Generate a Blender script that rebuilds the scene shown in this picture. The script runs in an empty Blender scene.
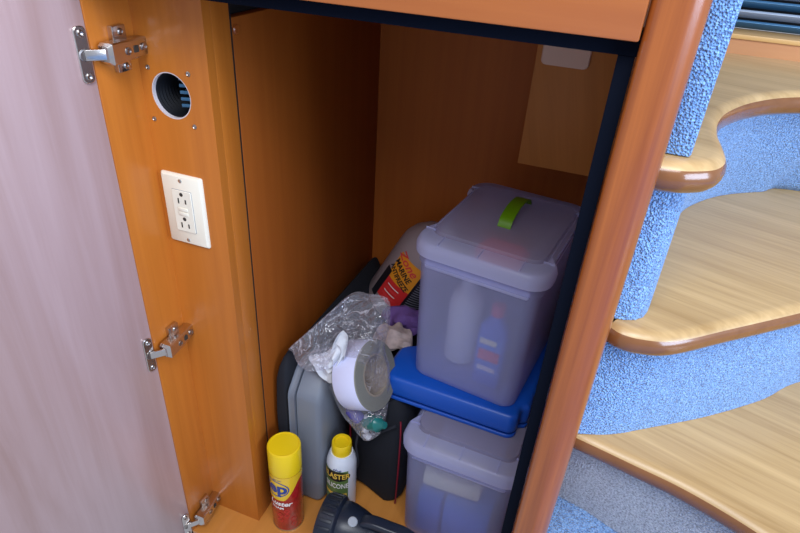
import bpy, bmesh, math, random
from mathutils import Vector, Matrix, noise
random.seed(5)
PI = math.pi
scene = bpy.context.scene
C = scene.collection
FZ = -1.121            # locker floor height (camera stands at the origin)

# ------------------------------------------------------------------ materials
def new_mat(name):
    m = bpy.data.materials.new(name); m.use_nodes = True
    nt = m.node_tree; b = nt.nodes['Principled BSDF']
    return m, nt, b
def setp(b, **k):
    for a, v in k.items():
        b.inputs[a.replace('_', ' ')].default_value = v
def plain(name, col, rough=.5, metal=0, spec=.5, coat=0, bump=0, bscale=200, var=0):
    m, nt, b = new_mat(name)
    setp(b, Base_Color=(*col, 1), Roughness=rough, Metallic=metal)
    b.inputs['Specular IOR Level'].default_value = spec
    b.inputs['Coat Weight'].default_value = coat
    b.inputs['Coat Roughness'].default_value = .15
    tc = nt.nodes.new('ShaderNodeTexCoord')
    nz = nt.nodes.new('ShaderNodeTexNoise'); nz.inputs['Scale'].default_value = bscale
    nt.links.new(tc.outputs['Object'], nz.inputs['Vector'])
    if bump:
        bp = nt.nodes.new('ShaderNodeBump'); bp.inputs['Strength'].default_value = bump
        bp.inputs['Distance'].default_value = .002
        nt.links.new(nz.outputs['Fac'], bp.inputs['Height'])
        nt.links.new(bp.outputs['Normal'], b.inputs['Normal'])
    if var:
        cr = nt.nodes.new('ShaderNodeValToRGB')
        cr.color_ramp.elements[0].position = .3; cr.color_ramp.elements[1].position = .7
        cr.color_ramp.elements[0].color = tuple(c*(1-var) for c in col)+(1,)
        cr.color_ramp.elements[1].color = tuple(min(1, c*(1+var)) for c in col)+(1,)
        nt.links.new(nz.outputs['Fac'], cr.inputs['Fac'])
        nt.links.new(cr.outputs['Color'], b.inputs['Base Color'])
    return m
def wood(name, dark, light, scale=(60, 60, 2.5), rough=.35, coat=.3, crough=.2, contrast=(.3, .75), rot=(0, 0, 0), spec=.5, fleck=0):
    m, nt, b = new_mat(name); L = nt.links.new
    tc = nt.nodes.new('ShaderNodeTexCoord')
    mp = nt.nodes.new('ShaderNodeMapping'); mp.inputs['Rotation'].default_value = rot
    mp2 = nt.nodes.new('ShaderNodeMapping'); mp2.inputs['Scale'].default_value = scale
    L(tc.outputs['Object'], mp.inputs['Vector']); L(mp.outputs['Vector'], mp2.inputs['Vector'])
    n1 = nt.nodes.new('ShaderNodeTexNoise'); n1.inputs['Scale'].default_value = 1.0
    n1.inputs['Detail'].default_value = 8; n1.inputs['Roughness'].default_value = .6
    n1.inputs['Distortion'].default_value = .4
    L(mp2.outputs['Vector'], n1.inputs['Vector'])
    mp3 = nt.nodes.new('ShaderNodeMapping'); mp3.inputs['Scale'].default_value = tuple(s*.17 for s in scale)
    L(mp.outputs['Vector'], mp3.inputs['Vector'])
    n2 = nt.nodes.new('ShaderNodeTexNoise'); n2.inputs['Scale'].default_value = 1.0; n2.inputs['Detail'].default_value = 4
    L(mp3.outputs['Vector'], n2.inputs['Vector'])
    mx = nt.nodes.new('ShaderNodeMix'); mx.data_type = 'FLOAT'; mx.inputs[0].default_value = .5
    L(n1.outputs['Fac'], mx.inputs[2]); L(n2.outputs['Fac'], mx.inputs[3])
    cr = nt.nodes.new('ShaderNodeValToRGB')
    cr.color_ramp.elements[0].position = contrast[0]; cr.color_ramp.elements[1].position = contrast[1]
    cr.color_ramp.elements[0].color = (*dark, 1); cr.color_ramp.elements[1].color = (*light, 1)
    L(mx.outputs[0], cr.inputs['Fac'])
    L(cr.outputs['Color'], b.inputs['Base Color'])
    bp = nt.nodes.new('ShaderNodeBump'); bp.inputs['Strength'].default_value = .08; bp.inputs['Distance'].default_value = .001
    L(n1.outputs['Fac'], bp.inputs['Height']); L(bp.outputs['Normal'], b.inputs['Normal'])
    b.inputs['Roughness'].default_value = rough; b.inputs['Specular IOR Level'].default_value = spec
    b.inputs['Coat Weight'].default_value = coat; b.inputs['Coat Roughness'].default_value = crough
    return m
def carpet(name, c1, c2, c3):
    m, nt, b = new_mat(name); L = nt.links.new
    tc = nt.nodes.new('ShaderNodeTexCoord')
    v = nt.nodes.new('ShaderNodeTexVoronoi'); v.inputs['Scale'].default_value = 420
    n = nt.nodes.new('ShaderNodeTexNoise'); n.inputs['Scale'].default_value = 380; n.inputs['Detail'].default_value = 3
    n2 = nt.nodes.new('ShaderNodeTexNoise'); n2.inputs['Scale'].default_value = 300
    for q in (v, n, n2): L(tc.outputs['Object'], q.inputs['Vector'])
    cr = nt.nodes.new('ShaderNodeValToRGB'); e = cr.color_ramp.elements
    e[0].position = .33; e[0].color = (*c1, 1); e[1].position = .66; e[1].color = (*c3, 1)
    k = e.new(.48); k.color = (*c2, 1)
    L(n.outputs['Fac'], cr.inputs['Fac']); L(cr.outputs['Color'], b.inputs['Base Color'])
    bp = nt.nodes.new('ShaderNodeBump'); bp.inputs['Strength'].default_value = .9; bp.inputs['Distance'].default_value = .004
    L(v.outputs['Distance'], bp.inputs['Height']); L(bp.outputs['Normal'], b.inputs['Normal'])
    b.inputs['Roughness'].default_value = .95; b.inputs['Specular IOR Level'].default_value = .15
    b.inputs['Sheen Weight'].default_value = .4
    return m
def milky(name, col, trans=.4, rough=.35):
    m, nt, b = new_mat(name); L = nt.links.new
    setp(b, Base_Color=(*col, 1), Roughness=rough)
    out = nt.nodes['Material Output']
    tr = nt.nodes.new('ShaderNodeBsdfTransparent'); tr.inputs[0].default_value = (.93, .94, .99, 1)
    tl = nt.nodes.new('ShaderNodeBsdfTranslucent'); tl.inputs[0].default_value = (*col, 1)
    m1 = nt.nodes.new('ShaderNodeMixShader'); m1.inputs[0].default_value = .45
    L(b.outputs[0], m1.inputs[1]); L(tl.outputs[0], m1.inputs[2])
    m2 = nt.nodes.new('ShaderNodeMixShader'); m2.inputs[0].default_value = trans
    L(m1.outputs[0], m2.inputs[1]); L(tr.outputs[0], m2.inputs[2])
    L(m2.outputs[0], out.inputs['Surface'])
    return m
def film(name):
    m, nt, b = new_mat(name); L = nt.links.new
    out = nt.nodes['Material Output']
    setp(b, Base_Color=(.85, .84, .95, 1), Roughness=.10)
    b.inputs['Specular IOR Level'].default_value = 1.0
    tc = nt.nodes.new('ShaderNodeTexCoord')
    n = nt.nodes.new('ShaderNodeTexNoise'); n.inputs['Scale'].default_value = 15; n.inputs['Detail'].default_value = 3
    n.inputs['Distortion'].default_value = 2.0
    L(tc.outputs['Object'], n.inputs['Vector'])
    # highlights put in as thin white folds where the noise crosses its middle value
    a1 = nt.nodes.new('ShaderNodeMath'); a1.operation = 'SUBTRACT'; a1.inputs[1].default_value = .5
    a2 = nt.nodes.new('ShaderNodeMath'); a2.operation = 'ABSOLUTE'
    L(n.outputs['Fac'], a1.inputs[0]); L(a1.outputs[0], a2.inputs[0])
    rg = nt.nodes.new('ShaderNodeMapRange'); rg.inputs['From Min'].default_value = 0; rg.inputs['From Max'].default_value = .022
    rg.inputs['To Min'].default_value = .42; rg.inputs['To Max'].default_value = 0
    L(a2.outputs[0], rg.inputs['Value'])
    bp = nt.nodes.new('ShaderNodeBump'); bp.inputs['Strength'].default_value = 1; bp.inputs['Distance'].default_value = .02
    L(a2.outputs[0], bp.inputs['Height']); L(bp.outputs['Normal'], b.inputs['Normal'])
    tr = nt.nodes.new('ShaderNodeBsdfTransparent'); tr.inputs[0].default_value = (.95, .94, .96, 1)
    lw = nt.nodes.new('ShaderNodeLayerWeight'); lw.inputs['Blend'].default_value = .25
    L(bp.outputs['Normal'], lw.inputs['Normal'])
    mr = nt.nodes.new('ShaderNodeMapRange'); mr.inputs['To Min'].default_value = .035; mr.inputs['To Max'].default_value = .38
    L(lw.outputs['Facing'], mr.inputs['Value'])
    ad = nt.nodes.new('ShaderNodeMath'); ad.operation = 'MAXIMUM'
    L(mr.outputs[0], ad.inputs[0]); L(rg.outputs[0], ad.inputs[1])
    m2 = nt.nodes.new('ShaderNodeMixShader')
    gl = nt.nodes.new('ShaderNodeBsdfGlossy'); gl.inputs['Roughness'].default_value = .07; L(bp.outputs['Normal'], gl.inputs['Normal'])
    m3 = nt.nodes.new('ShaderNodeMixShader'); m3.inputs[0].default_value = .10
    L(ad.outputs[0], m2.inputs[0]); L(tr.outputs[0], m2.inputs[1]); L(b.outputs[0], m2.inputs[2])
    L(m2.outputs[0], m3.inputs[1]); L(gl.outputs[0], m3.inputs[2])
    L(m3.outputs[0], out.inputs['Surface'])
    return m

M = {}
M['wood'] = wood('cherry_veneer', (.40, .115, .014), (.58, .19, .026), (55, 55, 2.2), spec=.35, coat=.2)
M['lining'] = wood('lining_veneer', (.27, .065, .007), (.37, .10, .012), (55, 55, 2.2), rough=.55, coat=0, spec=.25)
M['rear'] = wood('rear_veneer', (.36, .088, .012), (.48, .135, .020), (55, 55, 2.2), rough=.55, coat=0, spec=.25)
M['duct'] = wood('duct_veneer', (.40, .15, .028), (.56, .22, .045), (70, 70, 3), rough=.5, coat=0, spec=.3, rot=(0, .25, 0))
M['floorwood'] = wood('locker_floor_veneer', (.50, .19, .035), (.66, .28, .06), (55, 3, 55))
M['post'] = wood('post_veneer', (.17, .030, .007), (.45, .125, .020), (100, 100, 2.5), rough=.3, coat=.5, crough=.18, contrast=(.32, .68))
M['drawer'] = wood('drawer_veneer', (.34, .09, .017), (.47, .145, .03), (3, 60, 60), rough=.35, coat=.3, crough=.2)
M['door'] = wood('door_veneer', (.27, .15, .125), (.45, .32, .33), (22, 22, 1.2), rough=.42, contrast=(.35, .66), coat=1.0, crough=.28)  # lavender reflection on the wood put into the veneer colours
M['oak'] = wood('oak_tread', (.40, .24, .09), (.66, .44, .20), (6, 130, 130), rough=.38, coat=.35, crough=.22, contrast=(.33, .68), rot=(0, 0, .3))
M['oaknose_shaded'] = wood('oak_nosing_shaded', (.17, .06, .016), (.28, .11, .035), (8, 60, 60), rough=.25, coat=.5, crough=.1)  # same oak, underside shading put into a darker brown
M['teaktrim'] = wood('trim_wood', (.52, .22, .08), (.62, .30, .12), (4, 60, 60), rough=.4)
M['ledge'] = wood('ledge_wood', (.66, .38, .13), (.74, .46, .18), (4, 60, 60), rough=.35)
M['carpet'] = carpet('carpet_skylight_tint', (.09, .15, .33), (.15, .35, .76), (.32, .58, .96))  # greyish carpet with blue skylight put into its colours
M['carpet_shaded'] = carpet('shaded_carpet', (.28, .30, .36), (.52, .56, .66), (.74, .78, .86))  # same carpet under the nosing, its shade put into greyer colours
M['black'] = plain('black_edge', (.003, .005, .012), .8, spec=.06, bump=.1)
M['dark'] = plain('dark_void', (.004, .004, .005), .9)
M['steel'] = plain('nickel', (.62, .58, .55), .24, 1)
M['steeldark'] = plain('nickel_dark', (.38, .35, .33), .3, 1)  # darker nickel tone for screws and hinge cups
M['ivory'] = plain('ivory_plastic', (.78, .74, .62), .35, bump=.02)
M['plate'] = plain('pale_plate', (.72, .52, .42), .5)
M['slot'] = plain('slot_dark', (.03, .025, .02), .7)
M['tube'] = plain('white_pipe', (.62, .56, .58), .5)
M['hose'] = plain('black_hose', (.002, .003, .006), .6, spec=.2)
M['yellow'] = plain('yellow_cap', (.80, .55, .006), .38)
M['yellowcan'] = plain('yellow_print', (.78, .50, .02), .25, coat=.4)
M['red'] = plain('red_print', (.36, .008, .014), .25, coat=.4, var=.25, bscale=70)
M['redlight'] = plain('light_red_print', (.50, .03, .03), .3)
M['tin'] = plain('tin', (.6, .6, .6), .3, 1)
M['inkblue'] = plain('blue_ink', (.01, .045, .25), .4)
M['inkwhite'] = plain('white_ink', (.85, .82, .8), .4)
M['inkblack'] = plain('black_ink', (.01, .01, .015), .4)
M['inkgrey'] = plain('grey_ink', (.25, .25, .3), .5)
M['binfill'] = plain('bluegrey_fill', (.16, .20, .38), .7)
M['inkyellow'] = plain('yellow_ink', (.85, .55, .08), .4)
M['whitecan'] = plain('white_can', (.70, .74, .84), .3, coat=.3)
M['green'] = plain('green_print', (.12, .20, .06), .4)
M['lime'] = plain('lime_strap', (.13, .32, .003), .4)
M['greycase'] = plain('grey_case', (.17, .19, .235), .45, bump=.15, bscale=900)
M['greyshell'] = plain('grey_shell', (.15, .165, .205), .45, bump=.15, bscale=900)
M['greyrim'] = plain('grey_rim', (.10, .115, .15), .5)
M['cloth'] = plain('black_fabric', (.005, .007, .014), .85, bump=.5, bscale=600)
M['mesh'] = plain('black_mesh', (.014, .016, .026), .8, bump=.6, bscale=500)
M['redpipe'] = plain('red_piping', (.22, .004, .02), .6)
M['bluecase'] = plain('blue_case', (.004, .085, .50), .38, bump=.08, bscale=700)
M['bluetrim'] = plain('blue_rim', (.003, .045, .30), .42)
M['torch'] = plain('torch_plastic', (.012, .018, .035), .35, bump=.05)
M['torchrib'] = plain('torch_ribs', (.008, .012, .024), .45)
M['lens'] = plain('torch_lens', (.3, .33, .38), .1)
M['button'] = plain('button_grey', (.42, .46, .52), .4)
M['bin'] = milky('milky_plastic', (.58, .61, .90), .66, .3)  # blue light tint put into the colours of body, lid and rim
M['lid'] = milky('milky_lid', (.60, .57, .76), .42, .3)
M['rim'] = milky('milky_rim', (.66, .68, .92), .30, .3)
M['film'] = film('clear_film')
M['tapeout'] = plain('tape_silver', (.66, .68, .92), .35, bump=.05)
M['tapeface'] = plain('tape_face', (.22, .22, .19), .5, var=.1, bscale=500)
M['core'] = plain('tape_core', (.32, .27, .22), .8)
M['nozzle'] = plain('white_plastic', (.70, .72, .78), .35)
M['teal'] = plain('teal_plastic', (.01, .16, .15), .25)
M['violet'] = plain('violet_plastic', (.07, .06, .30), .25)
M['purple'] = plain('purple_cloth', (.16, .08, .30), .8, bump=.4, bscale=300)
M['rag'] = plain('beige_rag', (.52, .42, .40), .8, var=.25, bscale=60, bump=.3)
M['jug'] = milky('jug_plastic', (.62, .50, .52), .10, .35)
M['orange'] = plain('orange_label', (.85, .32, .02), .4)
M['labelred'] = plain('red_label', (.70, .03, .03), .4)
M['pinkred'] = plain('pink_ink', (.75, .06, .06), .4)
M['white'] = plain('white_item', (.72, .72, .70), .5)
M['cream'] = plain('cream_item', (.92, .88, .55), .5)
M['bluebottle'] = plain('blue_bottle', (.05, .16, .62), .35)
M['bluebox'] = plain('blue_box', (.06, .22, .68), .5)
M['redcap'] = plain('red_item', (.62, .02, .05), .4)
M['louver'] = plain('louver_blue_sheen', (.05, .16, .30), .3, .3)  # blue reflection on dark slats put into the base colour
M['louverlit'] = plain('louver_lit', (.35, .42, .52), .35, .2)  # light catching the slats put into a paler colour

# ------------------------------------------------------------------ helpers
def obj(name, bm, mat, parent=None, smooth=True, angle=35, label=None):
    me = bpy.data.meshes.new(name)
    bmesh.ops.recalc_face_normals(bm, faces=bm.faces)
    bm.to_mesh(me); bm.free()
    if isinstance(mat, (list, tuple)):
        for m in mat: me.materials.append(m)
    else: me.materials.append(mat)
    if smooth:
        for p in me.polygons: p.use_smooth = True
        me.set_sharp_from_angle(angle=math.radians(angle))
    o = bpy.data.objects.new(name, me); C.objects.link(o)
    if parent is not None:
        o.parent = parent
        o.matrix_parent_inverse = parent.matrix_world.inverted() if parent.type != 'EMPTY' else Matrix.Identity(4)
        if parent.type == 'EMPTY':
            o.matrix_parent_inverse = Matrix.Translation(-Vector(parent.location))
    if label: o['label'] = label
    return o
def thing(name, loc, label, cat, group=None):
    o = bpy.data.objects.new(name, None); C.objects.link(o)
    o.empty_display_size = .02; o.location = loc
    o['label'] = label; o['category'] = cat
    if group: o['group'] = group
    return o
def tag(o, label, cat, group=None):
    o['label'] = label; o['category'] = cat
    if group: o['group'] = group
    return o
def struct(o):
    o['kind'] = 'structure'; return o
def T(x, y, z, rz=0, rx=0, ry=0):
    return Matrix.Translation((x, y, z)) @ Matrix.Rotation(rz, 4, 'Z') @ Matrix.Rotation(ry, 4, 'Y') @ Matrix.Rotation(rx, 4, 'X')
def box(bm, x0, x1, y0, y1, z0, z1, bev=0, seg=2, M4=None, mi=0):
    r = bmesh.ops.create_cube(bm, size=1)
    vs = r['verts']
    for v in vs:
        v.co = Vector((x0+(v.co.x+.5)*(x1-x0), y0+(v.co.y+.5)*(y1-y0), z0+(v.co.z+.5)*(z1-z0)))
    fs = set(f for v in vs for f in v.link_faces)
    if bev:
        es = list(set(e for v in vs for e in v.link_edges))
        rr = bmesh.ops.bevel(bm, geom=es, offset=bev, segments=seg, profile=.5, affect='EDGES', clamp_overlap=True)
        vs = list(set(v for f in rr['faces'] for v in f.verts) | set(v for v in vs if v.is_valid))
        fs = set(f for v in vs for f in v.link_faces)
    for f in fs: f.material_index = mi
    if M4 is not None: bmesh.ops.transform(bm, matrix=M4, verts=vs)
    return vs
def bx(*a, **k):
    bm = bmesh.new(); box(bm, *a, **k); return bm
def loft(bm, rings, cap0=True, cap1=True, mi=0, close=True):
    V = [[bm.verts.new(p) for p in r] for r in rings]
    n = len(V[0]); fs = []
    for a, b in zip(V, V[1:]):
        for i in range(n if close else n-1):
            j = (i+1) % n
            f = bm.faces.new((a[i], a[j], b[j], b[i])); f.material_index = mi; fs.append(f)
    if cap0: f = bm.faces.new(V[0][::-1]); f.material_index = mi
    if cap1: f = bm.faces.new(V[-1]); f.material_index = mi
    return V
def lathe(bm, prof, M4, n=40, cap0=True, cap1=True, mi=0):
    rings = [[M4 @ Vector((r*math.cos(2*PI*i/n), r*math.sin(2*PI*i/n), z)) for i in range(n)] for r, z in prof]
    return loft(bm, rings, cap0, cap1, mi)
def rrect(w, d, r, n=6, cx=0, cy=0):
    pts = []
    for (sx, sy, a0) in ((1, 1, 0), (-1, 1, PI/2), (-1, -1, PI), (1, -1, 1.5*PI)):
        for k in range(n+1):
            a = a0+PI/2*k/n
            pts.append((cx+sx*(w/2-r)+r*math.cos(a), cy+sy*(d/2-r)+r*math.sin(a)))
    return pts
def prism(bm, pts, z0, z1, M4=Matrix.Identity(4), bev=0, mi=0):
    if bev:
        # gentle rounding of the outline towards both ends
        def inset(p, t):
            n = len(p); out = []
            for i in range(n):
                a, b, c = Vector(p[i-1]), Vector(p[i]), Vector(p[(i+1) % n])
                d1 = (b-a).normalized(); d2 = (c-b).normalized()
                nn = Vector((-(d1.y+d2.y), d1.x+d2.x))
                if nn.length < 1e-6: nn = Vector((-d1.y, d1.x))
                nn.normalize(); out.append(b+nn*t)
            return out
        rs = []
        for k in range(4):
            a = PI/2*k/3; rs.append((bev*(1-math.sin(a)), z0+bev*(1-math.cos(a))))
        for k in range(3, -1, -1):
            a = PI/2*k/3; rs.append((bev*(1-math.sin(a)), z1-bev*(1-math.cos(a))))
        rings = [[M4 @ Vector((q.x, q.y, z)) for q in inset(pts, t)] for t, z in rs]
    else:
        rings = [[M4 @ Vector((x, y, z)) for x, y in pts] for z in (z0, z1)]
    loft(bm, rings, mi=mi)
def tube(bm, pts, r, n=8, mi=0):
    rings = []
    P = [Vector(p) for p in pts]
    up = Vector((0, 0, 1))
    for i, p in enumerate(P):
        d = (P[min(i+1, len(P)-1)]-P[max(i-1, 0)]).normalized()
        u = d.cross(up)
        if u.length < .05: u = d.cross(Vector((1, 0, 0)))
        u.normalize(); v = u.cross(d)
        rings.append([p+u*(r*math.cos(2*PI*k/n))+v*(r*math.sin(2*PI*k/n)) for k in range(n)])
    loft(bm, rings, mi=mi)
def bez(pts, k=8):     # catmull-rom through 2-D or 3-D points
    P = [Vector(p) for p in pts]; out = []
    for i in range(len(P)-1):
        p0 = P[max(i-1, 0)]; p1 = P[i]; p2 = P[i+1]; p3 = P[min(i+2, len(P)-1)]
        for j in range(k):
            t = j/k
            out.append(.5*((2*p1)+(p2-p0)*t+(2*p0-5*p1+4*p2-p3)*t*t+(3*p1-p0-3*p2+p3)*t**3))
    out.append(P[-1]); return out
def smoothstep(x): x = max(0, min(1, x)); return x*x*(3-2*x)

def text_bm(body, size, bold=.0, sx=1.0, shear=0, maxedge=None):
    cu = bpy.data.curves.new('t', 'FONT'); cu.body = body; cu.size = size
    cu.align_x = 'CENTER'; cu.align_y = 'CENTER'; cu.offset = bold*size; cu.shear = shear
    cu.resolution_u = 3
    o = bpy.data.objects.new('t', cu); C.objects.link(o)
    dg = bpy.context.evaluated_depsgraph_get(); dg.update()
    me = bpy.data.meshes.new_from_object(o.evaluated_get(dg))
    bm = bmesh.new(); bm.from_mesh(me)
    bpy.data.objects.remove(o); bpy.data.meshes.remove(me); bpy.data.curves.remove(cu)
    for v in bm.verts: v.co.x *= sx
    bmesh.ops.triangulate(bm, faces=bm.faces)
    if maxedge:
        for _ in range(4):
            es = [e for e in bm.edges if e.calc_length() > maxedge]
            if not es: break
            bmesh.ops.subdivide_edges(bm, edges=es, cuts=1)
            bmesh.ops.triangulate(bm, faces=bm.faces)
    return bm
def wrap(bm, R, ang, z, M4, lift=.0004, rot=0):
    """bend a flat x/y mesh round a cylinder of radius R (axis local z), centred at angle ang, height z"""
    c, s = math.cos(rot), math.sin(rot)
    for v in bm.verts:
        x, y = v.co.x*c-v.co.y*s, v.co.x*s+v.co.y*c
        a = ang+x/R; rr = R+lift+v.co.z
        v.co = M4 @ Vector((rr*math.cos(a), rr*math.sin(a), z+y))
    return bm
def grid_poly(fn, a0, a1, n, m=1):
    """patch on a cylinder: fn(a) -> (zlow, zhigh)"""
    bm = bmesh.new(); V = []
    for i in range(n+1):
        a = a0+(a1-a0)*i/n; lo, hi = fn(a)
        V.append([bm.verts.new((a, lo+(hi-lo)*j/m, 0)) for j in range(m+1)])
    for i in range(n):
        for j in range(m):
            bm.faces.new((V[i][j], V[i+1][j], V[i+1][j+1], V[i][j+1]))
    return bm
def cylpatch(R, M4, fn, a0, a1, n=24, lift=.0003):
    bm = grid_poly(fn, a0, a1, n)
    for v in bm.verts:
        a, z = v.co.x, v.co.y
        v.co = M4 @ Vector(((R+lift)*math.cos(a), (R+lift)*math.sin(a), z))
    return bm

# ------------------------------------------------------------------ the locker (cabinet)
cab = thing('storage_cabinet', (-.3, .55, FZ), 'orange cherry wood locker with its door swung open on the left, black edged opening', 'cabinet')
XL, XS, XR = -.60, -.49, .022
YF, YS, YB = .557, .629, 1.202
TOP = -.098
obj('side_panel', bx(XL-.018, XL, YF, YS+.02, FZ-.02, .02, .0008), M['wood'], cab)
# utility panel with the round hole
def panel_hole():
    bm = bmesh.new(); cx, cz, r = -.5545, -.2405, .0315
    x0, x1, z0, z1 = XL, XS, FZ, .02
    n = 48
    outer = []
    for i in range(n):
        a = 2*PI*i/n; dx, dz = math.cos(a), math.sin(a)
        t = min(((x1-cx) if dx > 0 else (x0-cx))/dx if abs(dx) > 1e-6 else 9, ((z1-cz) if dz > 0 else (z0-cz))/dz if abs(dz) > 1e-6 else 9)
        outer.append((cx+dx*t, cz+dz*t))
    for (qx, qz) in ((x0, z0), (x0, z1), (x1, z0), (x1, z1)):
        k = min(range(n), key=lambda i: abs(((math.atan2(outer[i][1]-cz, outer[i][0]-cx)-math.atan2(qz-cz, qx-cx)+PI) % (2*PI))-PI))
        outer[k] = (qx, qz)
    inner = [(cx+r*math.cos(2*PI*i/n), cz+r*math.sin(2*PI*i/n)) for i in range(n)]
    F = [bm.verts.new((x, YS, z)) for x, z in outer]; G = [bm.verts.new((x, YS, z)) for x, z in inner]
    H = [bm.verts.new((x, YS+.016, z)) for x, z in inner]; K = [bm.verts.new((x, YS+.016, z)) for x, z in outer]
    for i in range(n):
        j = (i+1) % n
        bm.faces.new((F[i], F[j], G[j], G[i])); bm.faces.new((G[i], G[j], H[j], H[i]))
        bm.faces.new((H[i], H[j], K[j], K[i])); bm.faces.new((K[i], K[j], F[j], F[i]))
    return bm
obj('utility_panel', panel_hole(), M['wood'], cab, angle=20)
obj('corner_strip', bx(XS-.016, XS+.0004, YS+.0162, .683, FZ, .02, .001), M['wood'], cab)
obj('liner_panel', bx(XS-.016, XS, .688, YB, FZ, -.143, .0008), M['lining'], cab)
obj('gap_backing', bx(XS-.03, XS-.0165, .66, YB, FZ, .0, 0), M['dark'], cab)  # dark sheet in place of the shade behind the gap
obj('gap_shade_fill', bx(XS-.016, XS-.0012, .6831, .6879, FZ, .0, 0), M['dark'], cab, label='dark strip standing for shade in the slit between the panels')  # dark filler stands in for shade inside the open gap
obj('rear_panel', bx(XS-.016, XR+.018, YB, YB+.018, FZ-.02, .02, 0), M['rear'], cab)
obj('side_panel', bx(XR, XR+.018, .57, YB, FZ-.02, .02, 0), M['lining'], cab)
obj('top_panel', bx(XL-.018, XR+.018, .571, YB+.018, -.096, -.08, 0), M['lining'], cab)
obj('bottom_panel', bx(XL-.018, XR+.018, YF, YB+.018, FZ-.018, FZ, .0008), M['floorwood'], cab)
obj('duct_casing', bx(-.1435, XR-.0005, 1.05, YB, -.404, -.0965, .0008), M['duct'], cab)
bm = bmesh.new()
lathe(bm, [(.0065, 0), (.0065, .0015), (.005, .003)], T(XS, .694, -.158, 0, 0, PI/2), 16)
obj('screw_cap', bm, M['post'], cab)
# black edged opening
bm = bmesh.new()
box(bm, -.585, .0075, .55, .5695, -.101, -.082, .0006)
box(bm, -.0075, .0065, .55, .5695, FZ, -.1012, .0006)
obj('face_frame', bm, M['black'], cab, label='black edge of the locker opening')
# rounded corner post
bm = bmesh.new()
pts = []
for k in range(9):
    a = -PI/2-PI/2*(1-k/8); pts.append((.0165+.009*math.cos(a), .5395+.009*math.sin(a)))
for k in range(13):
    a = -PI/2+PI/2*k/12; pts.append((.030+.022*math.cos(a), .5525+.022*math.sin(a)))
pts += [(.052, .60), (.0075, .60)]
prism(bm, pts, FZ-.15, .06)
obj('corner_post', bm, M['post'], cab, angle=50)
# drawer above
dr = bx(-.60, .006, .528, .549, -.086, .055, .002)
obj('drawer', dr, M['drawer'], cab)

# vent in the utility panel
duct = thing('vent_duct', (-.5545, YS, -.2405), 'black ribbed hose end inside a round hole in the wooden panel above the outlet', 'vent')
RV = T(-.5545, YS, -.2405, 0, -PI/2)      # local z -> +Y
bm = bmesh.new()
lathe(bm, [(.0314, .0005), (.0300, .0005), (.0300, .012), (.0314, .012)], RV, 48, False, False)
obj('sleeve', bm, M['tube'], duct)
bm = bmesh.new(); prof = []
for i in range(16):
    z = .006+i*.006; prof += [(.0298, z), (.0276, z+.003)]
lathe(bm, prof, RV, 40, False, True)
obj('hose', bm, M['hose'], duct)
bm = bmesh.new()
for i in range(5):
    box(bm, .003, .026, -.001, .001, -.018+i*.009, -.0135+i*.009, .0008, M4=T(-.5545, YS+.014, -.2405, .35))
obj('grille', bm, M['louver'], duct)
for (x, z) in ((-.586, -.207), (-.522, -.207), (-.589, -.277), (-.5225, -.277)):
    bm = bmesh.new()
    lathe(bm, [(.0034, 0), (.0034, .0008), (.0022, .0014), (.0012, .0004)], T(x, YS, z, 0, PI/2), 14)
    s = obj('wood_screw', bm, M['steeldark'])
    where = ('upper left' if z > -.25 else 'lower left') if x < -.55 else ('upper right' if z > -.25 else 'lower right')
    tag(s, 'small steel screw in the wood at the %s of the round vent hole' % where, 'screw', 'screws around the vent hole')

# outlet
out = thing('wall_outlet', (-.5565, YS, -.41), 'ivory double wall outlet with reset buttons on the wooden panel', 'outlet')
bm = bmesh.new()
rings = []
for w, h, y in ((.0705, .1145, 0), (.0705, .1145, -.002), (.067, .111, -.0045), (.064, .108, -.0058)):
    rings.append([(-.5565+x, YS+y, -.41+z) for x, z in rrect(w, h, .003, 4)])
loft(bm, rings)
obj('cover_plate', bm, M['ivory'], out)
bm = bmesh.new()
for w, h, y0, y1 in ((.034, .068, -.0058, -.0062),):
    loft(bm, [[(-.5565+x, YS+y0, -.41+z) for x, z in rrect(w, h, .001, 2)], [(-.5565+x, YS+y1, -.41+z) for x, z in rrect(w, h, .001, 2)]])
obj('receptacle_gap', bm, M['inkgrey'], out)
bm = bmesh.new()
loft(bm, [[(-.5565+x, YS+y, -.41+z) for x, z in rrect(w, h, .001, 2)] for w, h, y in ((.0328, .0668, -.006), (.0328, .0668, -.0072), (.0322, .0662, -.0077))])
rec = obj('receptacle', bm, M['ivory'], out)
for s in (1, -1):
    cz = -.41+s*.020
    for dx, h in ((-.0062, .0085), (.0062, .007)):
        obj('slot', bx(-.5565+dx-.0011, -.5565+dx+.0011, YS-.0081, YS-.0075, cz-h/2-.003, cz+h/2-.003), M['slot'], rec, smooth=False)
    bm = bmesh.new(); lathe(bm, [(.0030, 0), (.0030, .0005)], T(-.5565, YS-.0076, cz+.0078, 0, PI/2), 14)
    obj('slot', bm, M['slot'], rec, smooth=False)
for s in (1, -1):
    obj('test_button', bx(-.5565-.008, -.5565+.008, YS-.0090, YS-.0076, -.41+s*.0036-.0026, -.41+s*.0036+.0026, .0005), M['ivory'], rec)
for s in (1, -1):
    bm = bmesh.new(); lathe(bm, [(.003, 0), (.003, .0006), (.002, .0012)], T(-.5565, YS-.0057, -.41+s*.0485, 0, PI/2), 14)
    obj('screw', bm, M['tin'], out)

# pale plate on the duct casing
bm = bmesh.new()
loft(bm, [[(-.0945+x, 1.0495+y, -.187+z) for x, z in rrect(w, .07, .008, 6)] for w, y in ((.079, 0), (.079, -.003), (.076, -.0045))])
tag(obj('blank_plate', bm, M['plate']), 'pale blank plate with rounded corners high on the duct casing at the back', 'plate')

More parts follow.
